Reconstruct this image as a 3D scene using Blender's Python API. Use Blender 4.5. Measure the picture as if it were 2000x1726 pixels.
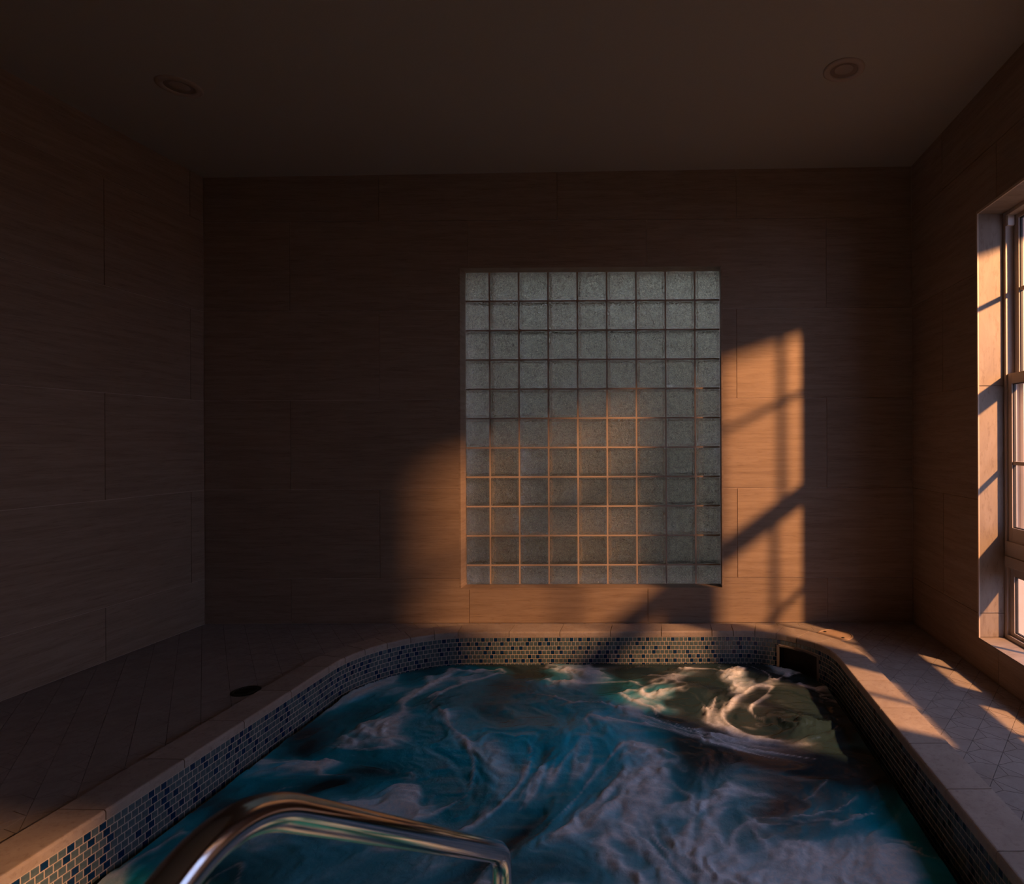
import bpy, bmesh, math, random
import numpy as np
from mathutils import Vector, Matrix
from mathutils.geometry import tessellate_polygon

random.seed(4)
rng = np.random.default_rng(11)
scene = bpy.context.scene
for o in list(bpy.data.objects):
    bpy.data.objects.remove(o, do_unlink=True)
C = scene.collection

# ------------------------------------------------------------------ camera
EYE = 1.238
cam_d = bpy.data.cameras.new('camera')
cam = bpy.data.objects.new('camera', cam_d)
C.objects.link(cam)
cam_d.sensor_fit = 'HORIZONTAL'
cam_d.sensor_width = 36.0
cam_d.lens = 36.0 * 1211.0 / 2000.0
cam_d.shift_x = (1000.0 - 1295.0) / 2000.0
cam_d.shift_y = (861.0 - 863.0) / 2000.0
cam_d.clip_start = 0.05
cam.matrix_world = (Matrix.Translation((0, 0, EYE)) @ Matrix.Rotation(math.radians(90), 4, 'X')
                    @ Matrix.Rotation(math.radians(-0.25), 4, 'Z'))
cam_d.dof.use_dof = True
cam_d.dof.focus_distance = 3.6
cam_d.dof.aperture_fstop = 4.5
scene.camera = cam

# ------------------------------------------------------------------ world (dusk sky)
world = bpy.data.worlds.new('dusk')
scene.world = world
world.use_nodes = True
bg = world.node_tree.nodes['Background']
bg.inputs['Color'].default_value = (0.54, 0.60, 0.95, 1)
bg.inputs['Strength'].default_value = 3.5

# ------------------------------------------------------------------ warm low strobe lamp outside the windows
# (the fan of the muntin shadows on wall and jamb places it about two metres outside)
LAMP = Vector((3.74, 0.92, 2.94))
ld = bpy.data.lights.new('warm_strobe', 'POINT')
ld.energy = 2100.0
ld.color = (1.0, 0.45, 0.19)
ld.shadow_soft_size = 0.07
lo = bpy.data.objects.new('warm_strobe', ld)
lo.location = LAMP
C.objects.link(lo)

vs = scene.view_settings
vs.view_transform = 'Standard'
vs.look = 'None'
vs.exposure = 0.0
vs.gamma = 1.0
vs.use_curve_mapping = False

# ------------------------------------------------------------------ materials
def nt_new(name):
    m = bpy.data.materials.new(name)
    m.use_nodes = True
    nt = m.node_tree
    b = nt.nodes['Principled BSDF']
    return m, nt, b

def ramp(nt, stops):
    r = nt.nodes.new('ShaderNodeValToRGB')
    els = r.color_ramp.elements
    while len(els) < len(stops):
        els.new(0.5)
    for e, (p, c) in zip(els, stops):
        e.position = p
        e.color = (c[0], c[1], c[2], 1)
    return r

def noise(nt, vec, scale, detail=4, rough=0.6, dist=0.0):
    n = nt.nodes.new('ShaderNodeTexNoise')
    n.inputs['Scale'].default_value = scale
    n.inputs['Detail'].default_value = detail
    n.inputs['Roughness'].default_value = rough
    n.inputs['Distortion'].default_value = dist
    if vec is not None:
        nt.links.new(vec, n.inputs['Vector'])
    return n

def mixrgb(nt, a, b, f, mode='MIX'):
    m = nt.nodes.new('ShaderNodeMix')
    m.data_type = 'RGBA'
    m.blend_type = mode
    for sock, v in ((m.inputs[6], a), (m.inputs[7], b), (m.inputs[0], f)):
        if hasattr(v, 'is_linked'):
            nt.links.new(v, sock)
        elif isinstance(v, (int, float)):
            sock.default_value = v
        else:
            sock.default_value = (v[0], v[1], v[2], 1)
    return m.outputs[2]

def coords(nt, stretch, per_object=True):
    tc = nt.nodes.new('ShaderNodeTexCoord')
    mp = nt.nodes.new('ShaderNodeMapping')
    mp.inputs['Scale'].default_value = stretch
    nt.links.new(tc.outputs['Object'], mp.inputs['Vector'])
    if per_object:
        oi = nt.nodes.new('ShaderNodeObjectInfo')
        mu = nt.nodes.new('ShaderNodeMath')
        mu.operation = 'MULTIPLY'
        mu.inputs[1].default_value = 37.0
        nt.links.new(oi.outputs['Random'], mu.inputs[0])
        nt.links.new(mu.outputs[0], mp.inputs['Location'])
        return mp.outputs['Vector'], oi.outputs['Random']
    return mp.outputs['Vector'], None

def stone(name, base, vein, stretch, rough=0.55, vary=0.10, pits=True, bump=0.15):
    m, nt, b = nt_new(name)
    v, rnd = coords(nt, stretch)
    n1 = noise(nt, v, 2.2, 6, 0.62, 0.6)
    r1 = ramp(nt, [(0.34, vein), (0.62, base)])
    nt.links.new(n1.outputs['Fac'], r1.inputs['Fac'])
    n2 = noise(nt, v, 9.0, 4, 0.7, 0.3)
    r2 = ramp(nt, [(0.30, (0.58, 0.52, 0.48)), (0.47, (1, 1, 1))])
    nt.links.new(n2.outputs['Fac'], r2.inputs['Fac'])
    col = mixrgb(nt, r1.outputs['Color'], r2.outputs['Color'], 0.55 if pits else 0.3, 'MULTIPLY')
    rr = ramp(nt, [(0.0, (1 - vary,) * 3), (1.0, (1.0,) * 3)])
    nt.links.new(rnd, rr.inputs['Fac'])
    col = mixrgb(nt, col, rr.outputs['Color'], 1.0, 'MULTIPLY')
    nt.links.new(col, b.inputs['Base Color'])
    b.inputs['Roughness'].default_value = rough
    b.inputs['Specular IOR Level'].default_value = 0.35
    bp = nt.nodes.new('ShaderNodeBump')
    bp.inputs['Strength'].default_value = bump
    bp.inputs['Distance'].default_value = 0.003
    nt.links.new(n2.outputs['Fac'], bp.inputs['Height'])
    nt.links.new(bp.outputs['Normal'], b.inputs['Normal'])
    return m

def plain(name, col, rough=0.6, metallic=0.0, spec=0.5, nscale=0, namp=0.1, bump=0.0):
    m, nt, b = nt_new(name)
    b.inputs['Base Color'].default_value = (*col, 1)
    b.inputs['Roughness'].default_value = rough
    b.inputs['Metallic'].default_value = metallic
    b.inputs['Specular IOR Level'].default_value = spec
    if nscale:
        v, _ = coords(nt, (1, 1, 1), False)
        n = noise(nt, v, nscale, 5, 0.6)
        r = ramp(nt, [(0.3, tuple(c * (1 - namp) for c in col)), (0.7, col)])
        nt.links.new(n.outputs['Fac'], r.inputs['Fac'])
        nt.links.new(r.outputs['Color'], b.inputs['Base Color'])
        if bump:
            bp = nt.nodes.new('ShaderNodeBump')
            bp.inputs['Strength'].default_value = bump
            bp.inputs['Distance'].default_value = 0.004
            nt.links.new(n.outputs['Fac'], bp.inputs['Height'])
            nt.links.new(bp.outputs['Normal'], b.inputs['Normal'])
    return m

M = {}
M['wall_tile'] = stone('travertine_wall_tile', (0.40, 0.30, 0.225), (0.31, 0.225, 0.165), (1.1, 1.1, 16.0))
M['reveal'] = stone('travertine_reveal', (0.33, 0.275, 0.23), (0.265, 0.215, 0.18), (16.0, 5.0, 1.6))
M['sill'] = stone('travertine_sill', (0.33, 0.275, 0.23), (0.265, 0.215, 0.18), (8.0, 1.6, 8.0))
M['coping'] = stone('travertine_coping', (0.45, 0.38, 0.335), (0.38, 0.31, 0.265), (6.0, 6.0, 6.0), rough=0.5, vary=0.12)
M['deck'] = stone('deck_stone', (0.37, 0.325, 0.305), (0.31, 0.265, 0.24), (5.0, 5.0, 5.0), rough=0.55, vary=0.08, pits=False)
M['grout'] = plain('grout', (0.62, 0.49, 0.39), 0.9, spec=0.2, nscale=30, namp=0.15)
M['deck_grout'] = plain('deck_grout', (0.10, 0.08, 0.07), 0.95, spec=0.1, nscale=30, namp=0.2)
M['ceiling'] = plain('ceiling_paint', (0.42, 0.40, 0.36), 0.95, spec=0.1, nscale=120, namp=0.05, bump=0.15)
M['trim_strip'] = plain('edge_trim_strip', (0.60, 0.48, 0.38), 0.4)
M['vinyl'] = plain('window_vinyl', (0.46, 0.40, 0.36), 0.45, nscale=60, namp=0.05)
M['white_vinyl'] = plain('white_vinyl', (0.72, 0.70, 0.70), 0.4, nscale=60, namp=0.05)
M['gasket'] = plain('black_gasket', (0.012, 0.011, 0.011), 0.6)
M['stucco'] = plain('salmon_stucco', (0.62, 0.40, 0.30), 0.95, spec=0.1, nscale=90, namp=0.18, bump=0.5)
M['pool_grout'] = plain('pool_grout', (0.62, 0.53, 0.46), 0.9, spec=0.2, nscale=50, namp=0.12)
M['basin'] = plain('basin_plaster', (0.10, 0.34, 0.40), 0.8, nscale=20, namp=0.15)
M['mortar'] = plain('block_mortar', (0.52, 0.40, 0.31), 0.9, spec=0.2, nscale=80, namp=0.12, bump=0.3)
M['skimmer'] = plain('skimmer_plastic', (0.05, 0.05, 0.05), 0.5)
M['skimmer_trim'] = plain('skimmer_trim', (0.34, 0.29, 0.25), 0.5)
M['lid'] = plain('skimmer_lid', (0.52, 0.38, 0.28), 0.55, nscale=40, namp=0.15)
M['drain'] = plain('drain_bronze', (0.02, 0.025, 0.02), 0.45, metallic=0.3)
M['light_trim'] = plain('light_trim', (0.40, 0.33, 0.29), 0.5)
M['baffle'] = plain('light_baffle', (0.22, 0.17, 0.15), 0.5)
M['bulb'] = plain('lamp_lens', (0.36, 0.30, 0.27), 0.25)
M['soil'] = plain('garden_ground', (0.07, 0.07, 0.05), 0.95, nscale=8, namp=0.3)
M['eave'] = plain('eave_paint', (0.22, 0.11, 0.08), 0.7)
M['grey_wall'] = plain('sparkle_mottled_wall', (0.86, 0.86, 0.60), 0.95, nscale=2.2, namp=0.88)  # strong mottle painted in for sparkle through the rippled glass blocks

def mosaic_mat(name, a, b_):
    m, nt, b = nt_new(name)
    v, _ = coords(nt, (1, 1, 1), False)
    n = noise(nt, v, 60.0, 3, 0.6)
    r = ramp(nt, [(0.3, a), (0.7, b_)])
    nt.links.new(n.outputs['Fac'], r.inputs['Fac'])
    nt.links.new(r.outputs['Color'], b.inputs['Base Color'])
    b.inputs['Roughness'].default_value = 0.22
    b.inputs['Specular IOR Level'].default_value = 0.5
    return m
M['mosaic_pale'] = mosaic_mat('mosaic_grey_teal', (0.07, 0.12, 0.15), (0.12, 0.17, 0.19))
M['mosaic_blue'] = mosaic_mat('mosaic_deep_blue', (0.004, 0.022, 0.075), (0.008, 0.045, 0.13))

def metal_mat():
    m, nt, b = nt_new('brushed_stainless')
    b.inputs['Base Color'].default_value = (0.44, 0.47, 0.50, 1)
    b.inputs['Metallic'].default_value = 1.0
    v, _ = coords(nt, (3, 1, 60), False)
    n = noise(nt, v, 30.0, 3, 0.6)
    r = ramp(nt, [(0.3, (0.07,) * 3), (0.7, (0.13,) * 3)])
    nt.links.new(n.outputs['Fac'], r.inputs['Fac'])
    nt.links.new(r.outputs['Color'], b.inputs['Roughness'])
    return m
M['steel'] = metal_mat()

def pane_mat():
    m = bpy.data.materials.new('window_glass')
    m.use_nodes = True
    nt = m.node_tree
    nt.nodes.clear()
    out = nt.nodes.new('ShaderNodeOutputMaterial')
    tr = nt.nodes.new('ShaderNodeBsdfTransparent')
    tr.inputs['Color'].default_value = (0.93, 0.95, 0.94, 1)
    gl = nt.nodes.new('ShaderNodeBsdfGlossy')
    gl.inputs['Roughness'].default_value = 0.02
    fr = nt.nodes.new('ShaderNodeFresnel')
    ge = nt.nodes.new('ShaderNodeNewGeometry')
    io = nt.nodes.new('ShaderNodeMapRange')                 # thin sheet: same reflectance from both sides
    io.inputs['To Min'].default_value = 1.35
    io.inputs['To Max'].default_value = 1.0 / 1.35
    nt.links.new(ge.outputs['Backfacing'], io.inputs['Value'])
    nt.links.new(io.outputs['Result'], fr.inputs['IOR'])
    mx = nt.nodes.new('ShaderNodeMixShader')
    nt.links.new(fr.outputs[0], mx.inputs[0])
    nt.links.new(tr.outputs[0], mx.inputs[1])
    nt.links.new(gl.outputs[0], mx.inputs[2])
    nt.links.new(mx.outputs[0], out.inputs['Surface'])
    return m
M['pane'] = pane_mat()

def block_mat():
    m, nt, b = nt_new('rippled_glass_block')
    v, rnd = coords(nt, (1, 1, 1))
    n = noise(nt, v, 62.0, 2, 0.55, 1.2)
    n2 = noise(nt, v, 14.0, 2, 0.5, 0.8)
    ad = nt.nodes.new('ShaderNodeMath')
    ad.operation = 'MULTIPLY_ADD'
    ad.inputs[1].default_value = 0.6
    nt.links.new(n2.outputs['Fac'], ad.inputs[0])
    nt.links.new(n.outputs['Fac'], ad.inputs[2])
    bp = nt.nodes.new('ShaderNodeBump')
    bp.inputs['Strength'].default_value = 1.0
    bp.inputs['Distance'].default_value = 0.07
    nt.links.new(ad.outputs[0], bp.inputs['Height'])
    nt.links.new(bp.outputs['Normal'], b.inputs['Normal'])
    b.inputs['Base Color'].default_value = (0.90, 0.96, 0.86, 1)
    b.inputs['Roughness'].default_value = 0.02
    b.inputs['IOR'].default_value = 1.45
    b.inputs['Transmission Weight'].default_value = 0.93
    return m
M['block'] = block_mat()

def water_mat():
    m, nt, b = nt_new('churning_water')
    at = nt.nodes.new('ShaderNodeAttribute')
    at.attribute_name = 'foam'
    tc = nt.nodes.new('ShaderNodeTexCoord')
    clear = ramp(nt, [(0.0, (0.020, 0.040, 0.050)), (0.4, (0.004, 0.29, 0.41)), (1.0, (0.003, 0.55, 0.84))])
    at2 = nt.nodes.new('ShaderNodeAttribute')
    at2.attribute_name = 'water_lamp_tint'
    nt.links.new(at2.outputs['Fac'], clear.inputs['Fac'])
    nf = noise(nt, tc.outputs['Object'], 55.0, 4, 0.65, 0.5)
    mr = nt.nodes.new('ShaderNodeMapRange')
    mr.inputs['From Min'].default_value = 0.30
    mr.inputs['From Max'].default_value = 0.70
    mr.inputs['To Min'].default_value = 0.68
    mr.inputs['To Max'].default_value = 1.12
    nt.links.new(nf.outputs['Fac'], mr.inputs['Value'])
    fm = nt.nodes.new('ShaderNodeMath')
    fm.operation = 'MULTIPLY'
    fm.use_clamp = True
    nt.links.new(at.outputs['Fac'], fm.inputs[0])
    nt.links.new(mr.outputs['Result'], fm.inputs[1])
    col = mixrgb(nt, clear.outputs['Color'], (0.80, 0.84, 0.92), fm.outputs[0])
    nt.links.new(col, b.inputs['Base Color'])
    rr = ramp(nt, [(0.0, (0.07,) * 3), (1.0, (0.55,) * 3)])
    nt.links.new(at.outputs['Fac'], rr.inputs['Fac'])
    nt.links.new(rr.outputs['Color'], b.inputs['Roughness'])
    b.inputs['IOR'].default_value = 1.33
    b.inputs['Specular IOR Level'].default_value = 0.25
    n = noise(nt, tc.outputs['Object'], 38.0, 4, 0.6, 0.8)
    bp = nt.nodes.new('ShaderNodeBump')
    bp.inputs['Strength'].default_value = 0.25
    bp.inputs['Distance'].default_value = 0.012
    nt.links.new(n.outputs['Fac'], bp.inputs['Height'])
    nt.links.new(bp.outputs['Normal'], b.inputs['Normal'])
    return m
M['water'] = water_mat()

# ------------------------------------------------------------------ mesh helpers
class MB:
    def __init__(self):
        self.v, self.f, self.mi = [], [], []
    def add(self, verts, faces, mi=0):
        k = len(self.v)
        self.v += [tuple(p) for p in verts]
        self.f += [tuple(i + k for i in f) for f in faces]
        self.mi += [mi] * len(faces)
    def box(self, x0, x1, y0, y1, z0, z1, mi=0):
        v = [(x0, y0, z0), (x1, y0, z0), (x1, y1, z0), (x0, y1, z0),
             (x0, y0, z1), (x1, y0, z1), (x1, y1, z1), (x0, y1, z1)]
        self.add(v, [(0, 3, 2, 1), (4, 5, 6, 7), (0, 1, 5, 4), (1, 2, 6, 5), (2, 3, 7, 6), (3, 0, 4, 7)], mi)
    def prism(self, poly, z0, z1, mi=0):
        n = len(poly)
        v = [(p[0], p[1], z0) for p in poly] + [(p[0], p[1], z1) for p in poly]
        f = [tuple(range(n - 1, -1, -1)), tuple(range(n, 2 * n))]
        f += [(i, (i + 1) % n, n + (i + 1) % n, n + i) for i in range(n)]
        self.add(v, f, mi)
    def lathe(self, prof, n=32, c=(0, 0, 0)):
        k = len(prof)
        v = []
        for i in range(n):
            a = 2 * math.pi * i / n
            v += [(c[0] + r * math.cos(a), c[1] + r * math.sin(a), c[2] + z) for r, z in prof]
        f = []
        for i in range(n):
            j = (i + 1) % n
            f += [(i * k + q, j * k + q, j * k + q + 1, i * k + q + 1) for q in range(k - 1)]
        self.add(v, f)
    def mesh(self, name, mats, smooth=False):
        me = bpy.data.meshes.new(name)
        me.from_pydata(self.v, [], self.f)
        for m in (mats if isinstance(mats, (list, tuple)) else [mats]):
            me.materials.append(m)
        if any(self.mi):
            me.polygons.foreach_set('material_index', self.mi)
        if smooth:
            me.polygons.foreach_set('use_smooth', [True] * len(self.f))
        me.update()
        return me
    def build(self, name, mats, parent=None, smooth=False, fix=True):
        me = self.mesh(name, mats, smooth)
        if fix:
            bm = bmesh.new(); bm.from_mesh(me)
            bmesh.ops.recalc_face_normals(bm, faces=bm.faces)
            bm.to_mesh(me); bm.free()
        return link(name, me, parent)

def link(name, me, parent=None, loc=None):
    o = bpy.data.objects.new(name, me)
    C.objects.link(o)
    if parent is not None:
        o.parent = parent
    if loc is not None:
        o.location = loc
    return o

def empty(name, loc=(0, 0, 0)):
    o = bpy.data.objects.new(name, None)
    o.empty_display_size = 0.1
    C.objects.link(o)
    o.location = loc
    return o

def tag(o, label=None, cat=None, group=None, kind=None):
    if label: o['label'] = label
    if cat: o['category'] = cat
    if group: o['group'] = group
    if kind: o['kind'] = kind
    return o

def bevel(o, w, seg=2):
    m = o.modifiers.new('bevel', 'BEVEL')
    m.width = w; m.segments = seg; m.limit_method = 'ANGLE'

def subtract(rect, holes):
    rects = [rect]
    for h in holes:
        nxt = []
        for (a, b, c, d) in rects:
            if h[0] >= b or h[1] <= a or h[2] >= d or h[3] <= c:
                nxt.append((a, b, c, d)); continue
            if h[0] > a: nxt.append((a, h[0], c, d))
            if h[1] < b: nxt.append((h[1], b, c, d))
            m0, m1 = max(a, h[0]), min(b, h[1])
            if h[2] > c: nxt.append((m0, m1, c, h[2]))
            if h[3] < d: nxt.append((m0, m1, h[3], d))
        rects = nxt
    return rects

# ------------------------------------------------------------------ room geometry
BL = Vector((-3.141, 4.245, 0)); BR = Vector((1.693, 4.209, 0))
FRONT = -2.2
LW_DIR = Vector((-0.0396, -1, 0)).normalized()             # left wall, towards the camera
FL = BL + LW_DIR * ((BL.y - FRONT) / abs(LW_DIR.y))
FR = Vector((BR.x, FRONT, 0))
ZL, ZR = 3.053, 3.093                                       # ceiling heights left / right
def ceil_z(x): return ZL + (ZR - ZL) * (x - BL.x) / (BR.x - BL.x)
ROWS = [0.306 + 0.61 * k for k in range(-1, 5)] + [3.30]
SILL, HEAD = 0.166, 2.46
WIN = [(1.98, 3.34), (0.55, 1.345)]                        # window openings along the right wall
REV = 0.138                                                 # depth of the tiled reveal
WX = BR.x + REV                                             # inner face of the window frame
OUT = 1.955                                                 # outer face of the wall

def frame(origin, n):
    z = Vector((0, 0, 1)); u = n.cross(z)
    m = Matrix((u.to_4d(), n.to_4d(), z.to_4d(), Vector((0, 0, 0, 1)))).transposed()
    m[0][3], m[1][3], m[2][3] = origin
    for r in range(3):
        m[3][r] = 0
    m[3][3] = 1
    return m

J = 0.0022
def wall_tiles(parent, x0, x1, joints, ztop, holes):
    for k in range(len(ROWS) - 1):
        z0, z1 = max(ROWS[k], 0.0), min(ROWS[k + 1], ztop)
        if z1 - z0 < 0.02: continue
        js = joints(k)
        xs = [x0] + [j for j in sorted(js) if x0 + 0.01 < j < x1 - 0.01] + [x1]
        for a, b in zip(xs[:-1], xs[1:]):
            rs = subtract((a + J, b - J, z0 + J, z1 - J if z1 < ztop else z1), holes)
            mb = MB()
            for (p, q, r, s) in rs:
                if q - p > 0.004 and s - r > 0.004:
                    mb.box(p, q, -0.006, 0.0, r, s)
            if mb.f:
                mb.build('wall_tile', M['wall_tile'], parent, fix=False)

def core(parent_name, mat_frame, x0, x1, y0, y1, z0, z1, holes, mat):
    mb = MB()
    for (p, q, r, s) in subtract((x0, x1, z0, z1), holes):
        mb.box(p, q, y0, y1, r, s)
    o = mb.build(parent_name, mat, fix=False)
    o.matrix_world = mat_frame
    return o

# back wall (local x runs from the left corner towards -X, so it is negative across the room)
nb = Vector((BR.y - BL.y, -(BR.x - BL.x), 0)).normalized()
FB = frame(BL, nb)
WB = (BR - BL).length
def bx(X): return -(X - BL.x) * WB / (BR.x - BL.x)
GX0, GX1, GZ0, GZ1 = -1.395, 0.410, 0.227, 2.436            # glass block opening
hole_b = (bx(GX1), bx(GX0), GZ0, GZ1)
wall_back = core('wall_back', FB, -WB - 0.6, 0.3, -0.30, -0.0048, -0.3, 3.4, [hole_b], M['grout'])
tag(wall_back, 'back wall of beige travertine tiles around the glass block window', 'wall', kind='structure')
A0, B0 = bx(0.504), bx(1.113)
wall_tiles(wall_back, -WB, 0.0, lambda k: [(A0 if k % 2 else B0) + 1.22 * i for i in range(-6, 7)], 3.10, [hole_b])
# thin mitred reveal strips of the opening
t = 0.012
for (p, q, r, s, nm) in ((hole_b[0], hole_b[1], GZ1 - t, GZ1, 'reveal_tile'), (hole_b[0], hole_b[1], GZ0, GZ0 + t, 'reveal_tile'),
                         (hole_b[0], hole_b[0] + t, GZ0 + t, GZ1 - t, 'reveal_tile'), (hole_b[1] - t, hole_b[1], GZ0 + t, GZ1 - t, 'reveal_tile')):
    mb = MB(); mb.box(p, q, -0.11, 0.0005, r, s)
    mb.build(nm, M['wall_tile'], wall_back, fix=False)

# left wall
nl = Vector((-LW_DIR.y, LW_DIR.x, 0))                      # into the room
FLm = frame(BL, nl)
LL = (FL - BL).length
wall_left = core('wall_left', FLm, -0.3, LL + 0.3, -0.30, -0.0048, -0.3, 3.4, [], M['grout'])
tag(wall_left, 'plain beige travertine tiled wall on the shaded left side', 'wall', kind='structure')
wall_tiles(wall_left, 0.0, LL, lambda k: [(0.114 if k % 2 else 0.724) + 1.22 * i for i in range(0, 8)], 3.06, [])

# right wall with two window openings (local x = Y - BR.y)
FRm = frame(BR, Vector((-1, 0, 0)))
holes_r = [(a - BR.y, b - BR.y, SILL, HEAD) for a, b in WIN]
RL = BR.y - FRONT
wall_right = core('wall_right', FRm, -RL - 0.3, 0.3, -(OUT - BR.x) + 0.03, -0.0048, -0.3, 3.4, holes_r, M['grout'])
tag(wall_right, 'beige travertine tiled wall with the tall window on the right', 'wall', kind='structure')
wall_tiles(wall_right, -RL, 0.0, lambda k: [(-0.46 if k % 2 else -1.07) - 1.22 * i for i in range(-1, 8)], 3.12, holes_r)
wall_out = core('wall_outside', FRm, -RL - 0.3, 0.6, -(OUT - BR.x), -(OUT - BR.x) + 0.03, -0.3, 3.6, holes_r, M['stucco'])
tag(wall_out, 'salmon stucco outer face of the window wall', 'wall', kind='structure')
for a, b in WIN:
    # stucco on the outer part of the reveal
    xo0, xo1 = -(OUT - BR.x), -(WX + 0.092 - BR.x)
    la, lb = a - BR.y, b - BR.y
    mb = MB()
    mb.box(lb - 0.008, lb, xo0, xo1, SILL, HEAD); mb.box(la, la + 0.008, xo0, xo1, SILL, HEAD)
    mb.box(la, lb, xo0, xo1, HEAD - 0.008, HEAD); mb.box(la, lb, xo0, xo1, SILL, SILL + 0.008)
    mb.build('stucco_reveal', M['stucco'], wall_out, fix=False)
    # tiled inner part of the reveal: jamb pieces follow the wall courses, then head and sill slabs
    t = 0.010
    zs = [SILL + t] + [0.306, 1.526] + [HEAD - t]
    for x0, x1 in ((lb - t, lb), (la, la + t)):
        for z0, z1 in zip(zs[:-1], zs[1:]):
            mb = MB(); mb.box(x0, x1, -REV, -0.006, z0 + J, z1 - J)
            mb.build('reveal_tile', M['reveal'], wall_right, fix=False)
        xs = (lb - t - 0.001, lb + 0.002) if x0 > (la + lb) / 2 else (la - 0.002, la + t + 0.001)
        mb = MB(); mb.box(xs[0], xs[1], -0.0055, 0.0015, SILL + 0.002, HEAD - 0.002)
        mb.build('edge_trim', M['trim_strip'], wall_right, fix=False)
    ny = 2
    for k in range(ny):
        p, q = la + (lb - la) * k / ny, la + (lb - la) * (k + 1) / ny
        mb = MB(); mb.box(p + J, q - J, -REV, -0.006, HEAD - t, HEAD)
        mb.build('head_tile', M['sill'], wall_right, fix=False)
        mb = MB(); mb.box(p + J, q - J, -REV, 0.002, SILL, SILL + t)
        mb.build('sill_tile', M['sill'], wall_right, fix=False)
    mb = MB(); mb.box(la, lb, -0.0055, 0.0015, HEAD - t - 0.001, HEAD + 0.002)
    mb.build('edge_trim', M['trim_strip'], wall_right, fix=False)

# wall behind the camera
FFm = frame(FL, Vector((0, 1, 0)))
wall_front = core('wall_front', FFm, -0.3, (FR.x - FL.x) + 0.3, -0.30, 0.0, -0.3, 3.4, [], M['wall_tile'])
tag(wall_front, 'plain wall behind the viewer at the near end of the room', 'wall', kind='structure')

# ceiling
mb = MB()
def cz(p, dz=0): return (p[0], p[1], ceil_z(p[0]) + dz)
pts = [FL + Vector((-0.35, -0.3, 0)), FR + Vector((0.5, -0.3, 0)), BR + Vector((0.5, 0.3, 0)), BL + Vector((-0.35, 0.3, 0))]
mb.add([cz(p) for p in pts] + [cz(p, 0.25) for p in pts],
       [(3, 2, 1, 0), (4, 5, 6, 7), (0, 1, 5, 4), (1, 2, 6, 5), (2, 3, 7, 6), (3, 0, 4, 7)])
ceiling = mb.build('ceiling', M['ceiling'])
tag(ceiling, 'smooth painted ceiling with two unlit recessed lights', 'ceiling', kind='structure')

# ------------------------------------------------------------------ pool outline (inner edge, in plan)
LC = Vector((-1.215, 3.345)); LR = 0.592                    # left back corner arc
RC = Vector((0.480, 3.445)); RR = 0.492                     # right back corner arc
YB = 3.937
TL = 0.028                                                  # left side leans outwards towards the camera
YF = 0.55
def pool_path(step):
    P = []
    y = YF
    x_at = lambda yy: LC.x - LR - TL * (LC.y - yy)
    n = max(2, int((LC.y - YF) / step))
    for i in range(n): P.append((x_at(YF + (LC.y - YF) * i / n), YF + (LC.y - YF) * i / n))
    n = max(4, int(LR * math.pi / 2 / step))
    for i in range(n):
        a = math.pi - math.pi / 2 * i / n
        P.append((LC.x + LR * math.cos(a), LC.y + LR * math.sin(a)))
    xb0, xb1 = LC.x, RC.x
    n = max(2, int((xb1 - xb0) / step))
    for i in range(n): P.append((xb0 + (xb1 - xb0) * i / n, YB))
    n = max(4, int(RR * math.pi / 2 / step))
    for i in range(n):
        a = math.pi / 2 - math.pi / 2 * i / n
        P.append((RC.x + RR * math.cos(a), RC.y + RR * math.sin(a)))
    n = max(2, int((RC.y - YF) / step))
    for i in range(n + 1): P.append((RC.x + RR, RC.y + (YF - RC.y) * i / n))
    return [Vector(p) for p in P]

PATH = pool_path(0.006)
cum = [0.0]
for a, b in zip(PATH[:-1], PATH[1:]):
    cum.append(cum[-1] + (b - a).length)
TOTAL = cum[-1]
cum_np = np.array(cum); px = np.array([p.x for p in PATH]); py = np.array([p.y for p in PATH])
def at_s(s):
    s = min(max(s, 0.0), TOTAL)
    x = float(np.interp(s, cum_np, px)); y = float(np.interp(s, cum_np, py))
    e = 0.02
    x0, y0 = float(np.interp(s - e, cum_np, px)), float(np.interp(s - e, cum_np, py))
    x1, y1 = float(np.interp(s + e, cum_np, px)), float(np.interp(s + e, cum_np, py))
    tv = Vector((x1 - x0, y1 - y0)).normalized()
    nv = Vector((-tv.y, tv.x))                              # outwards (path runs clockwise)
    return Vector((x, y)), tv, nv
def s_of(x, y):
    return float(cum_np[np.argmin((px - x) ** 2 + (py - y) ** 2)])

def off_path(o, step=0.05):
    out = []
    n = int(TOTAL / step)
    for i in range(n + 1):
        p, tv, nv = at_s(TOTAL * i / n)
        out.append(p + nv * o)
    return out

# ------------------------------------------------------------------ floor slab with the pool hole
ring = off_path(0.05)
ring[0].y = ring[-1].y = YF - 0.05
outer = [FL.xy + Vector((-0.1, -0.1)), FR.xy + Vector((0.1, -0.1)), BR.xy + Vector((0.1, 0.1)), BL.xy + Vector((-0.1, 0.1))]
tri = tessellate_polygon([[Vector((p.x, p.y, 0)) for p in outer], [Vector((p.x, p.y, 0)) for p in reversed(ring)]])
allp = outer + list(reversed(ring))
mb = MB()
mb.add([(p.x, p.y, -0.006) for p in allp], tri)
nO = len(outer); nR = len(ring)
mb.add([(p.x, p.y, -0.006) for p in ring] + [(p.x, p.y, -0.25) for p in ring],
       [(i, (i + 1) % nR, nR + (i + 1) % nR, nR + i) for i in range(nR)])
floor = mb.build('floor', M['deck_grout'])
tag(floor, 'stone deck of small faceted rhombus tiles around the pool', 'floor', kind='structure')

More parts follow.
